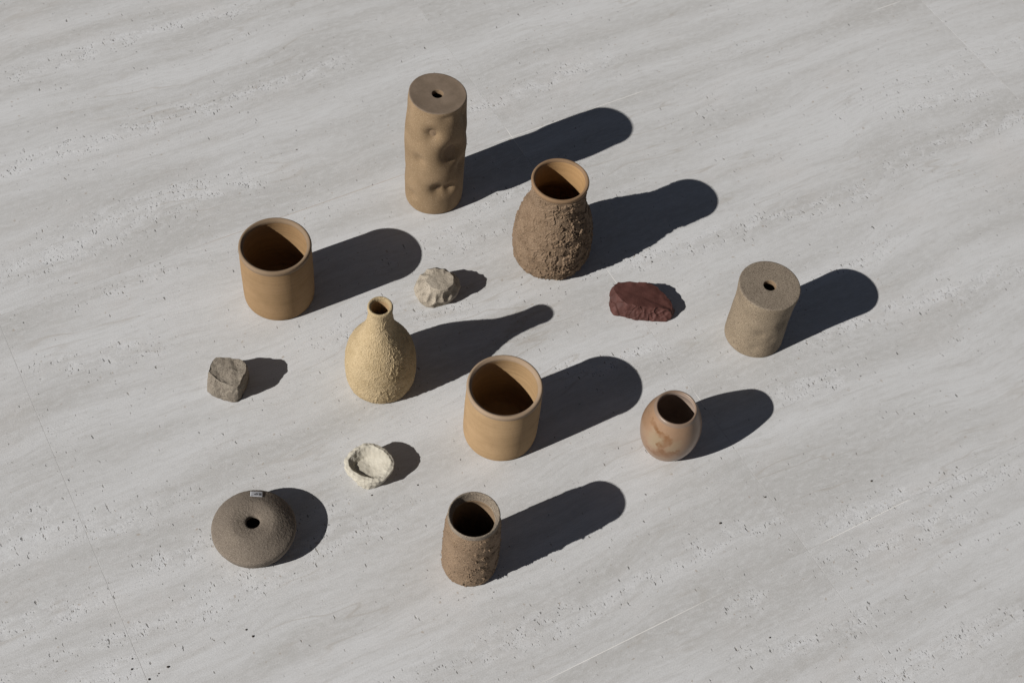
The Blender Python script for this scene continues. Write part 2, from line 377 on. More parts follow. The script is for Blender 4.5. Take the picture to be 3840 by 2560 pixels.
def stained_glaze():
    """thin salt sheen over pinkish clay, rust stain on the camera side"""
    t = NT("stained_satin_clay"); p = t.obj()
    n = t.ramp(t.noise(p, 24., 4, .6).outputs[0], .3, .7)
    c = t.mix(n, (.215, .132, .078), (.262, .163, .098))
    a = math.atan2(-.7091, -.7508); 
    fx, fy = math.cos(a), math.sin(a); rx, ry = -fy, fx
    sep = t.add("ShaderNodeSeparateXYZ"); t.lk(p, sep.inputs[0])
    uu = t.math('ADD', t.math('MULTIPLY', sep.outputs[0], rx), t.math('MULTIPLY', sep.outputs[1], ry))
    ff = t.math('ADD', t.math('MULTIPLY', sep.outputs[0], fx), t.math('MULTIPLY', sep.outputs[1], fy))
    wv = t.noise(p, 70., 4, .65).outputs[0]; wv2 = t.noise(t.vmath('ADD', p, (4, 1, 2)), 70., 4, .65).outputs[0]
    uu2 = t.math('ADD', uu, t.math('MULTIPLY', t.math('SUBTRACT', wv, .5), .03)); zz = t.math('ADD', sep.outputs[2], t.math('MULTIPLY', t.math('SUBTRACT', wv2, .5), .03))
    def blob(u0, z0, ru, rz):
        d = t.math('ADD', t.math('POWER', t.math('DIVIDE', t.math('SUBTRACT', uu2, u0), ru), 2.), t.math('POWER', t.math('DIVIDE', t.math('SUBTRACT', zz, z0), rz), 2.))
        return t.math('MULTIPLY', t.ramp(d, .0, 1.5, 1., 0.), t.math('GREATER_THAN', ff, 0.))
    pale = blob(-.015, .060, .012, .016)
    c = t.mix(t.math('MULTIPLY', pale, .75), c, (.262, .205, .132))
    pale2 = blob(.013, .058, .010, .014)
    c = t.mix(t.math('MULTIPLY', pale2, .6), c, (.245, .182, .112))
    rust = None
    for q in ((-.005, .061, .007, .014), (-.016, .078, .014, .005), (-.001, .070, .013, .006), (-.001, .041, .014, .008), (-.013, .034, .012, .005), (.016, .046, .010, .006)):
        e = blob(*q); rust = e if rust is None else t.math('MAXIMUM', rust, e)
    c = t.mix(t.math('MULTIPLY', rust, t.ramp(wv, .25, .65, .35, .85)), c, (.150, .062, .018))
    g = t.noise(p, 800., 2).outputs[0]
    c = t.mix(t.ramp(g, .66, .74, 0, .5), c, (.20, .12, .07))
    t.lk(c, t.b.inputs["Base Color"]); t.b.inputs["Roughness"].default_value = .33; t.b.inputs["Specular IOR Level"].default_value = .45
    t.lk(t.bump(t.noise(p, 220., 3).outputs[0], .1, .0008), t.b.inputs["Normal"])
    return t.m
C_barrel = stained_glaze()
C_barrelrim = clay("pinkish_clay_lip", (0.204, 0.143, 0.102), (0.235, 0.167, 0.122), (.22, .14, .09), .1, 800., rough=.4, bump=.1, spec=.45, grain=.08)
C_barrelin = clay("pinkish_clay_inside", (0.301, 0.229, 0.183), (0.350, 0.273, 0.223), (.28, .18, .12), .1, 800., rough=.7, bump=.2, rings=.5, band=.5, grain=.08)

def facing(c): return math.atan2(-c[1], -c[0])

# ------------------------------------------------------------------ two cups
def cup(c, mats, label, seed, ri=.0437):
    root = empty("clay_cup", (c[0], c[1], .0002)); tag(root, label, "cup", "tan clay cups with rolled lips")
    prof = [("body", [(.0006, .0012), (.040, .0010), (.0455, .0004), (.0473, .0012), (.0484, .004), (.0491, .012), (.0493, .03), (.0493, .055), (.0490, .078), (.0487, .093), (.0484, .0988), (.0482, .1002)]),
            ("rim", [(.0485, .1016), (.0489, .1032), (.0491, .1052), (.0486, .1073), (.0474, .1086), (.0460, .1088), (.0447, .1078), (ri+.0003, .1058), (ri, .1035)]),
            ("interior", [(ri+.0002, .101), (ri+.0008, .093), (ri+.0012, .06), (ri+.0008, .025), (ri-.001, .013), (.038, .0085), (.02, .008), (.0006, .008)])]
    def disp(part, TH, ZZ, RR, X):
        D = .00035*fbm(X, 18., seed, 2)
        if part == "interior":
            q = np.stack([X[..., 0]*8, X[..., 1]*8, X[..., 2]*260 + TH*.5], -1); D = D + .00050*noise(q, 1., seed+3)
        if part == "body":
            q = np.stack([X[..., 0]*6, X[..., 1]*6, X[..., 2]*150], -1); D = D + .00012*noise(q, 1., seed+3)
        return D
    lathe(root, prof, dict(body=mats[0], rim=mats[1], interior=mats[2]), .0011, 220, disp)
cup((.3912, 1.1620), (C_cup, C_cuprim, C_cupin), "reddish tan clay cup in the upper left, left of the pinched pale lump", 3, .0425)
cup((.5626, .8267), (C_cup2, C_cup2rim, C_cup2in), "honey-coloured clay cup between the yellow bottle and the small round vase", 11, .0422)

# ------------------------------------------------------------------ tall dimpled vase
c = (.6706, 1.2367)
root = empty("dimpled_vase", (*c, .0002)); tag(root, "tallest vase, a sandy brown dimpled cylinder with a small hole in its flat top", "vase")
face = facing(c)
DT = [(-7, 0.156, 0.0144, 0.0087), (36, 0.116, 0.0218, 0.0133), (-33, 0.102, 0.0132, 0.0059), (8, 0.052, 0.0144, 0.0091), (34, 0.05, 0.0126, 0.0077), (74, 0.168, 0.016, 0.0055), (66, 0.083, 0.0161, 0.0063), (-46, 0.028, 0.0115, 0.0031), (90, 0.125, 0.013, 0.0045), (-78, 0.165, 0.016, 0.0026), (-82, 0.055, 0.016, 0.0018), (18, 0.186, 0.0138, 0.002), (130, 0.15, 0.018, 0.006), (160, 0.09, 0.018, 0.006), (-140, 0.12, 0.018, 0.006), (180, 0.04, 0.015, 0.005), (60, 0.186, 0.0138, 0.0039)]
def disp(part, TH, ZZ, RR, X):
    if part == "body":
        return dents(TH, ZZ, RR, face, DT)*sstep(.1945, .186, ZZ) + .0016*fbm(X, 16., 5, 2)*sstep(.195, .17, ZZ)
    if part == "top_plate": return .0005*fbm(X, 30., 8, 3)*sstep(.0405, .036, RR)
    return 0*TH
prof = [("body", [(.0006, .0012), (.036, .001), (.0405, .0004), (.0418, .0015), (.0424, .005), (.0430, .02), (.0436, .05), (.0440, .08), (.0444, .11), (.0440, .13), (.0432, .15), (.0424, .170), (.0414, .185), (.0406, .1925), (.0403, .1947)]),
        ("top_plate", [(.0400, .1954), (.0392, .1957), (.0375, .1955), (.028, .1949), (.018, .1947), (.0092, .1946), (.0082, .1944)]),
        ("hole", [(.0077, .1936), (.0075, .1915), (.0075, .1885), (.0085, .187), (.030, .184), (.036, .17), (.036, .03), (.03, .012), (.0006, .01)])]
def oval(TH, ZZ): return 1+.022*np.cos(2*(TH-face-.9))*sstep(.10, .19, ZZ)+.010*np.cos(3*(TH-face+.4))*sstep(.15, .195, ZZ)
lathe(root, prof, dict(body=C_tall, top_plate=C_talltop, hole=C_dark), .0011, 300, disp, (.6771-c[0], 1.2485-c[1]), .1956, oval)

# ------------------------------------------------------------------ rough coated vase
c = (.7728, 1.0627)
root = empty("rough_vase", (*c, .0002)); tag(root, "brown round-bellied vase with a flaking rough clay coating and a smooth flared lip", "vase")
face = facing(c)
def disp(part, TH, ZZ, RR, X):
    if part != "coating":
        if part == "interior":
            q = np.stack([X[..., 0]*8, X[..., 1]*8, X[..., 2]*300], -1); return .0004*noise(q, 1., 9)
        return .0003*fbm(X, 25., 4, 2)
    az = (TH-face+np.pi) % (2*np.pi)-np.pi
    heavy = .58+.45*np.exp(-((az-R(36))/R(40))**2)+.30*sstep(R(100), R(170), abs(az))
    wv = np.stack([fbm(X, 110., 31, 3), fbm(X, 110., 32, 3), fbm(X, 110., 33, 3)], -1)*.0022
    Y = X+wv
    t1 = fbm(Y, 42., 1, 4); t2 = fbm(Y, 78., 2, 4); t3 = fbm(Y, 55., 12, 3)
    D = .0006*fbm(X, 30., 6, 3)*heavy
    D = D+.0014*heavy*sstep(.085, .105, t1)*(1.3-2.2*np.clip(t1-.1, 0, .4))     # flakes lifted at one edge
    D = D+.0012*heavy*sstep(.12, .135, t2)*(1.2-2*np.clip(t2-.12, 0, .4))
    D = D+.0006*heavy*sstep(.24, .255, fbm(Y, 120., 22, 3))
    D = D+.0011*heavy*sstep(.022, .004, abs(t3))*sstep(.02, .2, t2+.1)
    D = D-.0014*heavy*sstep(.30, .33, fbm(Y, 90., 21, 2))
    D = D+.00030*fbm(X, 420., 3, 3)
    return D*sstep(.0005, .004, ZZ)*sstep(.1530, .1495, ZZ)
prof = [("coating", [(.0006, .0012), (.040, .001), (.0455, .0004), (.0485, .0015), (.0520, .005), (.0545, .0132), (.0560, .0264), (.0563, .04), (.0556, .053), (.0545, .066), (.0525, .079), (.0490, .092), (.0438, .105), (.0398, .1175), (.0380, .128), (.0378, .138), (.0381, .146), (.0386, .1530)]),
        ("rim", [(.0391, .1542), (.0397, .1552), (.0400, .1562), (.0401, .1582), (.0396, .1599), (.0385, .1608), (.0371, .1607), (.0358, .1596), (.0349, .1572)]),
        ("interior", [(.0344, .154), (.0337, .146), (.0335, .136), (.0345, .122), (.039, .108), (.047, .09), (.0515, .06), (.051, .03), (.044, .012), (.03, .009), (.0006, .009)])]
lathe(root, prof, dict(coating=C_coat, rim=C_vrim, interior=C_vin), .0006, 600, disp)

# ------------------------------------------------------------------ yellow bottle
c = (.4572, .9722)
root = empty("bottle_vase", (*c, .0002)); tag(root, "pale yellow gritty bottle-shaped vase with a narrow neck", "vase")
face = facing(c)
def disp(part, TH, ZZ, RR, X):
    if part == "interior": return 0*TH
    az = (TH-face+np.pi) % (2*np.pi)-np.pi
    k = {"body": 1., "neck": .7, "rim": .35}[part]
    heavy = .75+.6*np.exp(-((az-R(28))/R(45))**2)
    d1, d2, idv = worley(X, 620., 7)
    D = .00046*sstep(.75, .1, d1)*(idv > .35)
    d1, d2, idv = worley(X, 430., 9)
    D = D+.00045*heavy*sstep(.6, .1, d1)*(idv > .55)
    q = X*np.array([1, 1, .35])
    D = D+.0007*heavy*sstep(.06, .0, abs(fbm(q+.002*fbm(X, 120., 3, 2)[..., None], 105., 5, 3)))*sstep(.0, .15, fbm(X, 60., 14, 2)+.05)
    D = D+.0006*fbm(X, 70., 6, 3)
    return D*k*sstep(.0, .003, ZZ)
prof = [("body", [(.0006, .0012), (.036, .001), (.0405, .0004), (.0428, .0015), (.0448, .007), (.0464, .0165), (.0472, .03), (.0471, .043), (.0464, .055), (.0448, .066), (.0418, .077), (.0378, .086), (.0325, .095), (.0272, .1045), (.0232, .1125)]),
        ("neck", [(.0205, .119), (.0182, .127), (.0168, .135), (.0159, .143), (.0156, .150)]),
        ("rim", [(.0158, .154), (.0162, .1575), (.0163, .160), (.0157, .1618), (.0146, .1625), (.0132, .1620), (.0120, .1603), (.0114, .157)]),
        ("interior", [(.0111, .153), (.0110, .142), (.0115, .128), (.020, .11), (.038, .075), (.043, .04), (.040, .01), (.0006, .007)])]
lathe(root, prof, dict(body=C_bottle, neck=C_bottle, rim=C_bottle, interior=C_bottlein), .0007, 420, disp)

# ------------------------------------------------------------------ small barrel vase
c = (.7508, .7091)
root = empty("barrel_vase", (*c, .0002)); tag(root, "small round barrel vase with a satin sheen and a rust stain on its front", "vase")
prof = [("body", [(.0006, .0012), (.018, .001), (.0218, .0004), (.0250, .0020), (.0285, .0065), (.0322, .0135), (.0357, .0225), (.0383, .032), (.0396, .042), (.0399, .050), (.0393, .0575), (.0379, .065), (.0360, .072), (.0335, .079), (.0308, .0855), (.0288, .0898)]),
        ("rim", [(.0279, .0918), (.0271, .0932), (.0261, .0941), (.0252, .0942), (.0244, .0935), (.0239, .0920)]),
        ("interior", [(.0240, .0895), (.0262, .084), (.0302, .076), (.0345, .064), (.0365, .048), (.0340, .025), (.025, .01), (.0006, .007)])]
def disp(part, TH, ZZ, RR, X): return .0007*fbm(X, 22., 15, 2)
lathe(root, prof, dict(body=C_barrel, rim=C_barrelrim, interior=C_barrelin), .001, 220, disp)

# ------------------------------------------------------------------ speckled cylinder with a hole
c = (.9633, .8100)
root = empty("speckled_vase", (*c, .0002)); tag(root, "squat speckled grey-brown cylinder vase with a hole in its flat top, farthest right", "vase")
face = facing(c)
DR = [(14, .050, .013, .0030), (12, .020, .012, .0024), (62, .070, .012, .0035), (-62, .088, .012, .0022), (40, .04, .012, .0016), (-20, .075, .014, .0010), (85, .045, .013, .002), (140, .06, .015, .003), (-140, .05, .016, .003)]
def disp(part, TH, ZZ, RR, X):
    if part == "body": return dents(TH, ZZ, RR, face, DR)*sstep(.1095, .102, ZZ)+.0012*fbm(X, 20., 25, 2)*sstep(.1095, .10, ZZ)
    if part == "top_plate": return .0003*fbm(X, 40., 26, 2)*sstep(.042, .038, RR)
    return 0*TH
prof = [("body", [(.0006, .0012), (.036, .001), (.0398, .0004), (.0410, .0015), (.0413, .005), (.0412, .02), (.0409, .04), (.0408, .06), (.0410, .08), (.0417, .095), (.0423, .104), (.0424, .1088), (.0423, .1100)]),
        ("top_plate", [(.0420, .1108), (.0413, .1111), (.035, .1110), (.02, .1108), (.0100, .1107), (.0090, .1105)]),
        ("hole", [(.0083, .1097), (.0081, .108), (.0081, .1045), (.009, .103), (.03, .101), (.035, .09), (.035, .02), (.0006, .01)])]
lathe(root, prof, dict(body=C_right, top_plate=C_righttop, hole=C_dark), .0011, 260, disp, (.9641-c[0], .8120-c[1]), .111)

# ------------------------------------------------------------------ disc vase with sticker
c = (.2139, .8248)
root = empty("disc_vase", (*c, .0002)); tag(root, "low dark grainy disc-shaped vase with a centre hole and a handwritten paper sticker", "vase")
dome = [(.0518, .0215), (.0519, .0240), (.0512, .0262), (.0492, .0283), (.0464, .0302), (.0390, .0349), (.0335, .0379), (.0290, .0398), (.0250, .0406), (.0205, .0406), (.0155, .0400), (.0118, .0394), (.0103, .0389), (.0095, .0384)]
prof = [("body", [(.0006, .0012), (.030, .001), (.0418, .0004), (.0438, .0014), (.0464, .005), (.0487, .010), (.0504, .0155), (.0513, .0190)]+dome),
        ("hole", [(.0089, .0377), (.0086, .0365), (.0085, .0325), (.009, .0315), (.025, .0325), (.038, .026), (.043, .020), (.040, .012), (.02, .006), (.0006, .006)])]
def disp(part, TH, ZZ, RR, X):
    if part == "body":
        d1, d2, idv = worley(X, 520., 17)
        return .0004*fbm(X, 25., 27, 2)+.00030*sstep(.7, .1, d1)*(idv > .3)
    return .0003*fbm(X, 200., 28, 2)
lathe(root, prof, dict(body=C_disc, hole=C_disc), .0009, 300, disp)
t = NT("sticker_paper"); p = t.obj()
t.lk(t.mix(t.noise(p, 300., 3).outputs[0], (.42, .425, .45), (.52, .525, .54)), t.b.inputs["Base Color"]); t.b.inputs["Roughness"].default_value = .5
M_paper = t.m
t = NT("marker_ink"); t.b.inputs["Base Color"].default_value = (.012, .012, .016, 1); t.b.inputs["Roughness"].default_value = .5; M_ink = t.m
QC = np.array([(.0109, .0352), (.0244, .0275), (.0286, .0380), (.0149, .0454)])    # lower left, lower right, upper right, upper left
dr_, dz_ = np.array(dome)[::-1].T
def on_dome(u, v, lift):
    u, v = np.asarray(u, float), np.asarray(v, float)
    xy = (QC[0]*((1-u)*(1-v))[..., None]+QC[1]*(u*(1-v))[..., None]+QC[2]*(u*v)[..., None]+QC[3]*((1-u)*v)[..., None])
    r = np.hypot(xy[..., 0], xy[..., 1]); return np.concatenate([xy, (np.interp(r, dr_, dz_)+lift)[..., None]], -1)
n = 12; uu, vv = np.meshgrid(np.linspace(0, 1, n), np.linspace(0, 1, n))
curl = .0009*sstep(.25, 0, uu)*sstep(.3, 0, vv)
G = on_dome(uu, vv, .0009); G[..., 2] += curl
I = np.arange(n*n).reshape(n, n); F = np.stack([I[:-1, :-1], I[:-1, 1:], I[1:, 1:], I[1:, :-1]], -1).reshape(-1, 4)
st = mesh_obj("price_sticker", G.reshape(-1, 3), F, M_paper, root)
tag(st, "small white paper sticker handwritten 3P upside down")
md = st.modifiers.new("thickness", 'SOLIDIFY'); md.thickness = .00025; md.offset = -1
def px(L): return np.array([((x-650)/740., (660-y)/325.) for x, y in L])
def stroke(name, L, wd=.055):
    V, F = [], []
    for S in L:
        S = px(S); d = np.r_[0, np.cumsum(np.hypot(*np.diff(S, axis=0).T))]; s = np.linspace(0, d[-1], 24)
        a = np.stack([np.interp(s, d, S[:, 0]), np.interp(s, d, S[:, 1])], 1); tg = np.gradient(a, axis=0); tg /= np.linalg.norm(tg, axis=1)[:, None]+1e-9
        nn = np.stack([-tg[:, 1], tg[:, 0]], 1)*wd/2
        o = len(V); A = on_dome((a+nn)[:, 0], (a+nn)[:, 1], .00125); B = on_dome((a-nn)[:, 0], (a-nn)[:, 1], .00125)
        V += [tuple(q) for q in A]+[tuple(q) for q in B]
        F += [(o+i, o+i+1, o+24+i+1, o+24+i) for i in range(23)]
    mesh_obj(name, np.array(V), F, M_ink, st)
stroke("lettering", [[(1320, 472), (1235, 480), (1163, 463), (1185, 520), (1290, 530)], [(1230, 533), (1180, 560), (1215, 590), (1297, 594)]])
stroke("lettering", [[(985, 462), (1045, 500), (1050, 560), (970, 580), (880, 545), (940, 508), (1045, 500)]])

# ------------------------------------------------------------------ textured cylinder in front
c = (.4370, .6736)
root = empty("textured_vase", (*c, .0002)); tag(root, "speckled brown open cylinder vase with small curled flakes, nearest the bottom edge", "vase")
face = facing(c)
def disp(part, TH, ZZ, RR, X):
    if part == "interior": return .0003*fbm(X, 120., 3, 2)
    D = .0006*fbm(X, 32., 41, 2)+.00025*fbm(X, 500., 42, 2)
    if part == "rim": return D*.6
    az = (TH-face+np.pi) % (2*np.pi)-np.pi
    heavy = .50+.65*np.exp(-((az-R(28))/R(40))**2)
    Y = X+.003*np.stack([fbm(X, 150., 51, 2), fbm(X, 150., 52, 2), fbm(X, 150., 53, 2)], -1)
    t1 = fbm(Y, 110., 43, 3); mk = sstep(.12, .22, fbm(X, 85., 44, 2)); mk2 = sstep(.14, .24, fbm(X, 100., 48, 2))
    D = D+.0024*heavy*sstep(.06, .0, abs(t1))*mk
    D = D+.0013*heavy*sstep(.05, .0, abs(fbm(Y, 170., 45, 2)))*mk2
    D = D+.0006*heavy*sstep(.10, .14, fbm(Y, 60., 46, 3))
    return D*sstep(.0, .003, ZZ)*sstep(.1165, .110, ZZ)
prof = [("body", [(.0006, .0012), (.030, .001), (.0325, .0004), (.0340, .0015), (.0345, .006), (.0348, .02), (.0346, .05), (.0342, .08), (.0334, .097), (.0326, .108), (.0318, .1130), (.0313, .1155), (.0311, .1170)]),
        ("rim", [(.0312, .1195), (.0313, .1222), (.0310, .1240), (.0302, .1247), (.0293, .1243), (.0286, .1230), (.0280, .1205), (.0268, .1165), (.0254, .1125)]),
        ("interior", [(.0250, .1116), (.0250, .1112), (.0262, .107), (.0275, .1), (.028, .06), (.0275, .012), (.02, .008), (.0006, .008)])]
lathe(root, prof, dict(body=C_tex, rim=C_texrim, interior=C_dark), .0007, 320, disp)

# ------------------------------------------------------------------ hand-shaped clay pieces
def polar(poly, cx, cy, th):
    """radius and height of a closed outline, as seen from (cx,cy), at the angles th"""
    P = np.array(poly, float); a = np.arctan2(P[:, 1]-cy, P[:, 0]-cx); r = np.hypot(P[:, 0]-cx, P[:, 1]-cy)
    o = np.argsort(a); a, r, h = a[o], r[o], P[o, 2]
    a = np.r_[a-2*np.pi, a, a+2*np.pi]; r = np.r_[r, r, r]; h = np.r_[h, h, h]
    x = np.r_[r*np.cos(a)]; y = r*np.sin(a)
    tt = (th+np.pi) % (2*np.pi)-np.pi
    k = np.searchsorted(a, tt)-1; f = (tt-a[k])/(a[k+1]-a[k])
    # straight edges between the corners
    x0, y0, x1, y1 = x[k], y[k], x[k+1], y[k+1]
    den = (y1-y0)*np.cos(tt)-(x1-x0)*np.sin(tt)
    rr = ((y1-y0)*x0-(x1-x0)*y0)/np.where(abs(den) < 1e-9, 1e-9, den)
    rr = np.where((rr > 0) & (rr < .2), rr, r[k]+(r[k+1]-r[k])*f)
    return rr, h[k]+(h[k+1]-h[k])*f

def lump(name, mat, cx, cy, rings, centre_h, label, cat, group=None, N=260, rows=130, soft=6, disp=None, wall=.62, bias=1.):
    """closed body: outlines from the floor up to the rim of the top face, then in to its middle"""
    th = np.linspace(-np.pi, np.pi, N, endpoint=False)
    RS, HS = [], []
    for P in rings:
        r, h = polar(P, cx, cy, th); RS.append(r); HS.append(h)
    RS.append(RS[-1]*.45); HS.append(HS[-1]*.4+centre_h*.6); RS.append(RS[-1]*.02); HS.append(np.full(N, centre_h))
    RS = [RS[0]*.86]+RS; HS = [HS[0]*0+.0004]+HS
    RS, HS = np.array(RS), np.array(HS)
    seg = np.r_[0, np.cumsum(np.hypot(np.diff(RS.mean(1)), np.diff(HS.mean(1)))+1e-6)]
    s = np.linspace(0, seg[-1], rows)
    r = np.stack([np.interp(s, seg, RS[:, j]) for j in range(N)], 1); h = np.stack([np.interp(s, seg, HS[:, j]) for j in range(N)], 1)
    X = np.stack([r*np.cos(th), r*np.sin(th), h], -1)
    for _ in range(soft):
        Y = X.copy(); Y[1:-1] = .5*X[1:-1]+.125*(X[:-2]+X[2:]+np.roll(X, 1, 1)[1:-1]+np.roll(X, -1, 1)[1:-1]); X = Y
    V = X.reshape(-1, 3); I = np.arange(rows*N).reshape(rows, N); J = np.roll(I, -1, 1)
    F = np.stack([I[:-1], J[:-1], J[1:], I[1:]], -1).reshape(-1, 4)
    if disp is not None:
        for d in (disp if isinstance(disp, list) else [disp]):
            n = vnormals(V, F); V = V+n*d(V, n)[:, None]
    V[:, 2] = np.maximum(V[:, 2], .0003)
    o = mesh_obj(name, V, F, mat); o.location = (cx, cy, 0); tag(o, label, cat, group)
    return o

def press(V, spots, cx, cy, soft=False):
    """thumb presses: (x, y, z, long radius, short radius, depth), long axis radial, a raised lip on one side"""
    D = np.zeros(len(V))
    for x, y, z, ra, rb, dep in spots:
        p = np.array([x-cx, y-cy, z]); e = np.array([p[0], p[1], 0]); e /= np.linalg.norm(e)+1e-9
        e = e*.75+np.array([0, 0, -.66]); e /= np.linalg.norm(e)
        d = V-p; a = d@e; b = np.sqrt(np.maximum((d**2).sum(1)-a*a, 0))
        q = (a/ra)**2+(b/rb)**2
        D += -dep*(1.5*np.exp(-1.25*q) if soft else sstep(1.25, .15, q))+dep*.18*np.exp(-((np.sqrt(q)-1.25)/.22)**2)
    return D
GP = "small hand-shaped clay pieces among the pots"

# pinched pale lump
cx, cy = .5925, 1.0655
base = [(.5640, 1.0711, 0), (.5640, 1.0603, 0), (.5680, 1.0530, 0), (.5752, 1.0470, 0), (.5855, 1.0452, 0), (.5973, 1.0458, 0), (.6080, 1.0490, 0), (.617, 1.058, 0), (.618, 1.070, 0), (.610, 1.081, 0), (.598, 1.088, 0), (.582, 1.088, 0), (.570, 1.081, 0)]
mid = [(.5595, 1.0711, .010), (.5600, 1.0603, .010), (.5660, 1.0510, .011), (.5750, 1.0440, .011), (.5855, 1.0420, .011), (.5985, 1.0425, .011), (.6100, 1.0455, .011), (.6205, 1.0545, .013), (.6240, 1.0665, .015), (.617, 1.080, .016), (.603, 1.0905, .017), (.586, 1.0935, .017), (.570, 1.0885, .015), (.562, 1.080, .013)]
upm = [(.5655, 1.0740, .022), (.5655, 1.0625, .022), (.5715, 1.0540, .022), (.5790, 1.0475, .022), (.5875, 1.0440, .022), (.5985, 1.0440, .023), (.6090, 1.0475, .023), (.6180, 1.0560, .024), (.6195, 1.0690, .026), (.613, 1.0805, .027), (.602, 1.0890, .028), (.587, 1.0930, .027), (.574, 1.0890, .025), (.567, 1.0820, .023)]
top = [(.5748, 1.0700, .032), (.5775, 1.0580, .032), (.585, 1.0485, .033), (.5955, 1.0465, .034), (.6060, 1.0500, .034), (.6115, 1.0600, .035), (.6105, 1.0700, .035), (.6040, 1.0795, .035), (.5950, 1.0850, .034), (.585, 1.0830, .033)]
SP = [(.5835, 1.0870, .030, .0095, .0060, .0026), (.6030, 1.0830, .033, .0100, .0055, .0012), (.5735, 1.0815, .027, .0095, .0062, .0026), (.5680, 1.0725, .024, .0090, .0055, .0022),
      (.5685, 1.0605, .020, .0120, .0065, .0022), (.5752, 1.0520, .019, .0135, .0055, .0028), (.5840, 1.0460, .021, .0110, .0055, .0018), (.5945, 1.0440, .021, .0120, .0062, .0028), (.6060, 1.0465, .024, .0090, .0065, .0022), (.6135, 1.0560, .027, .0090, .0060, .0026), (.6160, 1.0660, .028, .0085, .0055, .0026), (.6120, 1.0760, .030, .0090, .0055, .0024),
      (.5820, 1.0420, .007, .0045, .0095, .0018), (.5650, 1.0535, .010, .006, .007, .0010)]
def dl(V, n): return press(V, SP, cx, cy, True)+.0010*fbm(V, 55., 61, 2)+.00012*fbm(V, 400., 62, 2)
grow = lambda L: [(cx+(x-cx)*1.045, cy+(y-cy)*1.045, z*1.03) for x, y, z in L]
lump("pinched_clay_lump", C_lump, cx, cy, [grow(L) for L in (base, mid, upm, top)], .0335, "pale speckled clay lump pinched with thumb presses round its flat grey top", "clay lump", GP, disp=dl, soft=8)

# blocky speckled piece
cx, cy = .2700, 1.0480
base = [(.2395, 1.0523, 0), (.2433, 1.0424, 0), (.252, 1.0316, 0), (.2635, 1.0206, 0), (.2692, 1.0182, 0), (.2778, 1.0216, 0), (.2891, 1.0362, 0), (.2990, 1.0475, 0), (.3000, 1.0560, 0), (.290, 1.067, 0), (.276, 1.079, 0), (.264, 1.080, 0), (.250, 1.072, 0)]
mid = [(.2440, 1.0590, .016), (.2462, 1.0450, .016), (.2565, 1.0330, .016), (.2660, 1.0215, .017), (.2720, 1.0188, .017), (.2805, 1.0255, .018), (.2895, 1.0350, .019), (.2995, 1.0450, .02), (.2990, 1.0560, .02), (.288, 1.067, .019), (.2755, 1.076, .019), (.2645, 1.0790, .019), (.253, 1.0720, .018)]
top = [(.2478, 1.0640, .030), (.2520, 1.0520, .029), (.2558, 1.0431, .0285), (.2631, 1.0324, .030), (.2680, 1.0240, .0315), (.2730, 1.0205, .033), (.2772, 1.0232, .034), (.2835, 1.0300, .036), (.2924, 1.0364, .037), (.2972, 1.0457, .038), (.2945, 1.0555, .038), (.2837, 1.0632, .037), (.2750, 1.0712, .0365), (.2652, 1.0758, .036), (.2578, 1.0735, .034)]
def dc(V, n):
    up = sstep(.4, .9, n[:, 2])
    D = -.0030*np.exp(-(((V[:, 0]+.009)/.009)**2+((V[:, 1]-.003)/.013)**2))*up
    D += -.0030*np.exp(-(((V[:, 0]-.007)/.008)**2+((V[:, 1]+.015)/.008)**2))*up
    D += .0022*np.exp(-(((V[:, 0]-.004)/.006)**2+((V[:, 1]+.004)/.010)**2))*up
    D += -.0016*np.exp(-(((V[:, 0]-.014)/.005)**2+((V[:, 1]-.012)/.005)**2))*up
    return D+.0030*fbm(V, 45., 71, 3)-.0028*abs(fbm(V, 62., 73, 2))+.0007*fbm(V, 220., 72, 3)
lump("clay_block", C_cube, cx, cy, [base, mid, top], .0315, "rough squarish block of grey speckled clay with a hollowed top, leftmost small piece", "clay block", GP, disp=dc, soft=7)

# red knife-cut slab
cx, cy = .8420, .9240
base = [(.8030, .9430, 0), (.8005, .9360, 0), (.8000, .9255, 0), (.8106, .9168, 0), (.8245, .9043, 0), (.8415, .8932, 0), (.8530, .8878, 0), (.8624, .8832, 0), (.8690, .8828, 0), (.8785, .8885, 0), (.884, .900, 0), (.879, .918, 0), (.872, .934, 0), (.853, .947, 0), (.830, .961, 0), (.815, .960, 0)]
low = [(.8035, .9440, .010), (.8010, .9335, .009), (.8035, .9265, .007), (.8130, .9172, .006), (.8270, .9045, .006), (.8435, .8935, .006), (.8540, .8888, .006), (.8635, .8838, .006), (.8700, .8832, .007), (.8800, .8905, .008), (.8835, .9015, .010), (.8790, .9175, .012), (.8725, .9345, .013), (.8540, .9475, .014), (.8310, .9615, .014), (.8155, .9600, .012)]
top = [(.8118, .9465, .0215), (.8150, .9300, .021), (.8185, .9215, .0205), (.8245, .9185, .021), (.8294, .9112, .020), (.8358, .9090, .020), (.8467, .8994, .020), (.8533, .8990, .020), (.8600, .8935, .019), (.8656, .8896, .018), (.8735, .8888, .016), (.8790, .9006, .018), (.8752, .9152, .020), (.8716, .9277, .022), (.8673, .9368, .023), (.8523, .9450, .0235), (.8398, .9534, .0235), (.8249, .9588, .023), (.8160, .9560, .022)]
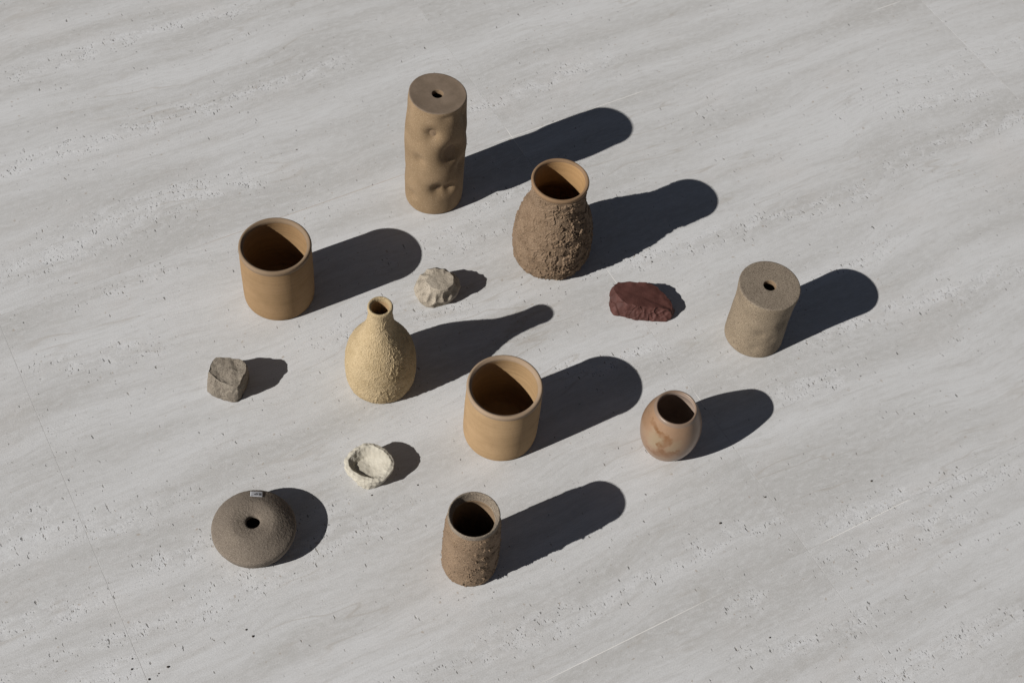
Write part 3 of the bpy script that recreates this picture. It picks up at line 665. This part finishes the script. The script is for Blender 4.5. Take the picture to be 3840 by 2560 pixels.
SR = [(0.82, 0.9125, 0.01, 0.011, 0.008, 0.00112), (0.829, 0.9055, 0.01, 0.012, 0.0062, 0.00147), (0.8345, 0.9005, 0.007, 0.007, 0.005, 0.00098), (0.8415, 0.897, 0.011, 0.011, 0.0065, 0.0014), (0.849, 0.8925, 0.01, 0.011, 0.006, 0.0014), (0.857, 0.889, 0.01, 0.01, 0.007, 0.00112), (0.865, 0.885, 0.011, 0.0095, 0.0048, 0.00196), (0.874, 0.8855, 0.012, 0.009, 0.0065, 0.00098), (0.8815, 0.895, 0.013, 0.01, 0.007, 0.00098), (0.8815, 0.908, 0.014, 0.012, 0.009, 0.00084), (0.878, 0.923, 0.015, 0.012, 0.01, 0.00084), (0.87, 0.938, 0.016, 0.012, 0.01, 0.0007), (0.805, 0.938, 0.012, 0.012, 0.01, 0.00126), (0.812, 0.955, 0.014, 0.01, 0.008, 0.00126)]
def dr1(V, n): return press(V, SR, cx, cy)
def dr2(V, n):
    side = 1-sstep(.82, .95, n[:, 2])
    d1, d2, idv = worley(V*np.array([1, 1, .8])+.0008*fbm(V, 90., 85, 2)[:, None], 78., 86)
    return (side*(.0030*(idv-.5)*sstep(.0, .10, d2-d1)) + .0005*fbm(V, 60., 82, 2)+.00008*fbm(V, 500., 83, 2))
lump("red_clay_piece", C_red, cx, cy, [base, low, top], .0212, "dark red clay slab with a smooth flat top and knife-cut scalloped sides", "clay piece", GP, disp=[dr1, dr2], soft=1, N=320, rows=150)

# white pinched bowl
cx, cy = .3820, .8460
base = [(.3600, .8430, 0), (.3600, .8345, 0), (.3640, .8270, 0), (.3690, .8225, 0), (.3770, .8215, 0), (.387, .8225, 0), (.395, .829, 0), (.398, .840, 0), (.395, .853, 0), (.384, .862, 0), (.370, .858, 0)]
bel = [(.3508, .8560, .013), (.3515, .8460, .012), (.3560, .8370, .011), (.3620, .8290, .010), (.3690, .8230, .010), (.3780, .8195, .010), (.3890, .8190, .011), (.3985, .8225, .013), (.4060, .8270, .016), (.4100, .8345, .018), (.409, .846, .018), (.403, .858, .018), (.394, .867, .018), (.381, .8715, .018), (.367, .869, .017), (.357, .8635, .015)]
rimo = [(.3510, .8560, .021), (.3535, .8640, .0225), (.3650, .8705, .0245), (.3768, .8740, .0255), (.3866, .8735, .0265), (.3950, .8700, .0265), (.4005, .8644, .0265), (.4075, .8540, .0260), (.4110, .8400, .0255), (.4098, .8319, .0245), (.4045, .8245, .0225), (.3967, .8205, .020), (.3872, .8165, .0182), (.3762, .8195, .0180), (.3685, .8262, .0182), (.3605, .8335, .0188), (.3540, .8440, .0195), (.3515, .8510, .0205)]
rimi = [(cx+(x-cx)*.84, cy+(y-cy)*.84, h+.0016) for x, y, h in rimo]
ins = [(cx-.0045+(x-cx)*.50, cy-.001+(y-cy)*.50, .0150+.13*max(0., x-cx)) for x, y, h in rimo]
def db(V, n):
    d1, d2, idv = worley(V+.0016*np.stack([fbm(V, 90., 91, 2), fbm(V, 90., 92, 2), fbm(V, 90., 93, 2)], -1), 200., 94)
    rr = np.hypot(V[:, 0], V[:, 1]); k = .22+.33*sstep(.016, .024, rr)
    return k*(.0024*np.clip(d1, 0, .8)**1.6-.0006)+.0006*fbm(V, 60., 95, 2)
lump("pinched_bowl", C_bowl, cx, cy, [base, bel, rimo, rimi, ins], .0142, "small chalk-white pinched clay bowl with a faceted uneven rim", "bowl", GP, disp=db, soft=3, N=320, rows=150)

# ------------------------------------------------------------------ loose grit on the stone
rng = np.random.default_rng(7)
spots = [(.156, .7139, .0011), (.1598, .7024, .0014), (.057, .7115, .0014), (.0321, .7068, .0014), (.7533, .5779, .0015), (.8285, .5836, .0011), (.0445, .7086, .0008), (.0233, .7397, .0010),
         (.0186, .7276, .0012), (.522, 1.4038, .0010), (.5373, 1.4408, .0009), (.6239, .7852, .0009), (.4282, .8009, .0011), (.3689, .8135, .0010), (.9714, .5401, .0012), (.721, .4177, .0010), (.8971, .9957, .0011), (.9012, .9844, .0013)]
spots += [(.7728+.062*math.cos(a)*q, 1.0627+.062*math.sin(a)*q, rng.uniform(.0004, .0008)) for a, q in zip(rng.uniform(-2.8, .6, 26), rng.uniform(1., 1.5, 26))]
spots += [(.437+.040*math.cos(a)*q, .6736+.040*math.sin(a)*q, rng.uniform(.0003, .0007)) for a, q in zip(rng.uniform(-2.8, .6, 14), rng.uniform(1., 1.6, 14))]
t = NT("dark_grit"); t.b.inputs["Base Color"].default_value = (.045, .034, .026, 1); t.b.inputs["Roughness"].default_value = .9
V, F = [], []
for x, y, q in spots:
    o = len(V); k = 7; a0 = rng.uniform(0, 6.28); ex = rng.uniform(.6, 1.5)
    for z, f in ((0, .9), (.55, 1.), (1.05, .55)):
        for i in range(k):
            a = a0+i*2*math.pi/k; rr = q*f*rng.uniform(.8, 1.15)
            V.append((x+rr*math.cos(a)*ex, y+rr*math.sin(a), z*q*.9))
    for l in (0, 1):
        for i in range(k): j = (i+1) % k; F.append((o+l*k+i, o+l*k+j, o+(l+1)*k+j, o+(l+1)*k+i))
    F.append(tuple(o+2*k+i for i in range(k)))
g = mesh_obj("loose_grit", np.array(V), F, t.m); tag(g, "tiny dark clay crumbs scattered on the pale stone floor", "grit", kind="stuff")
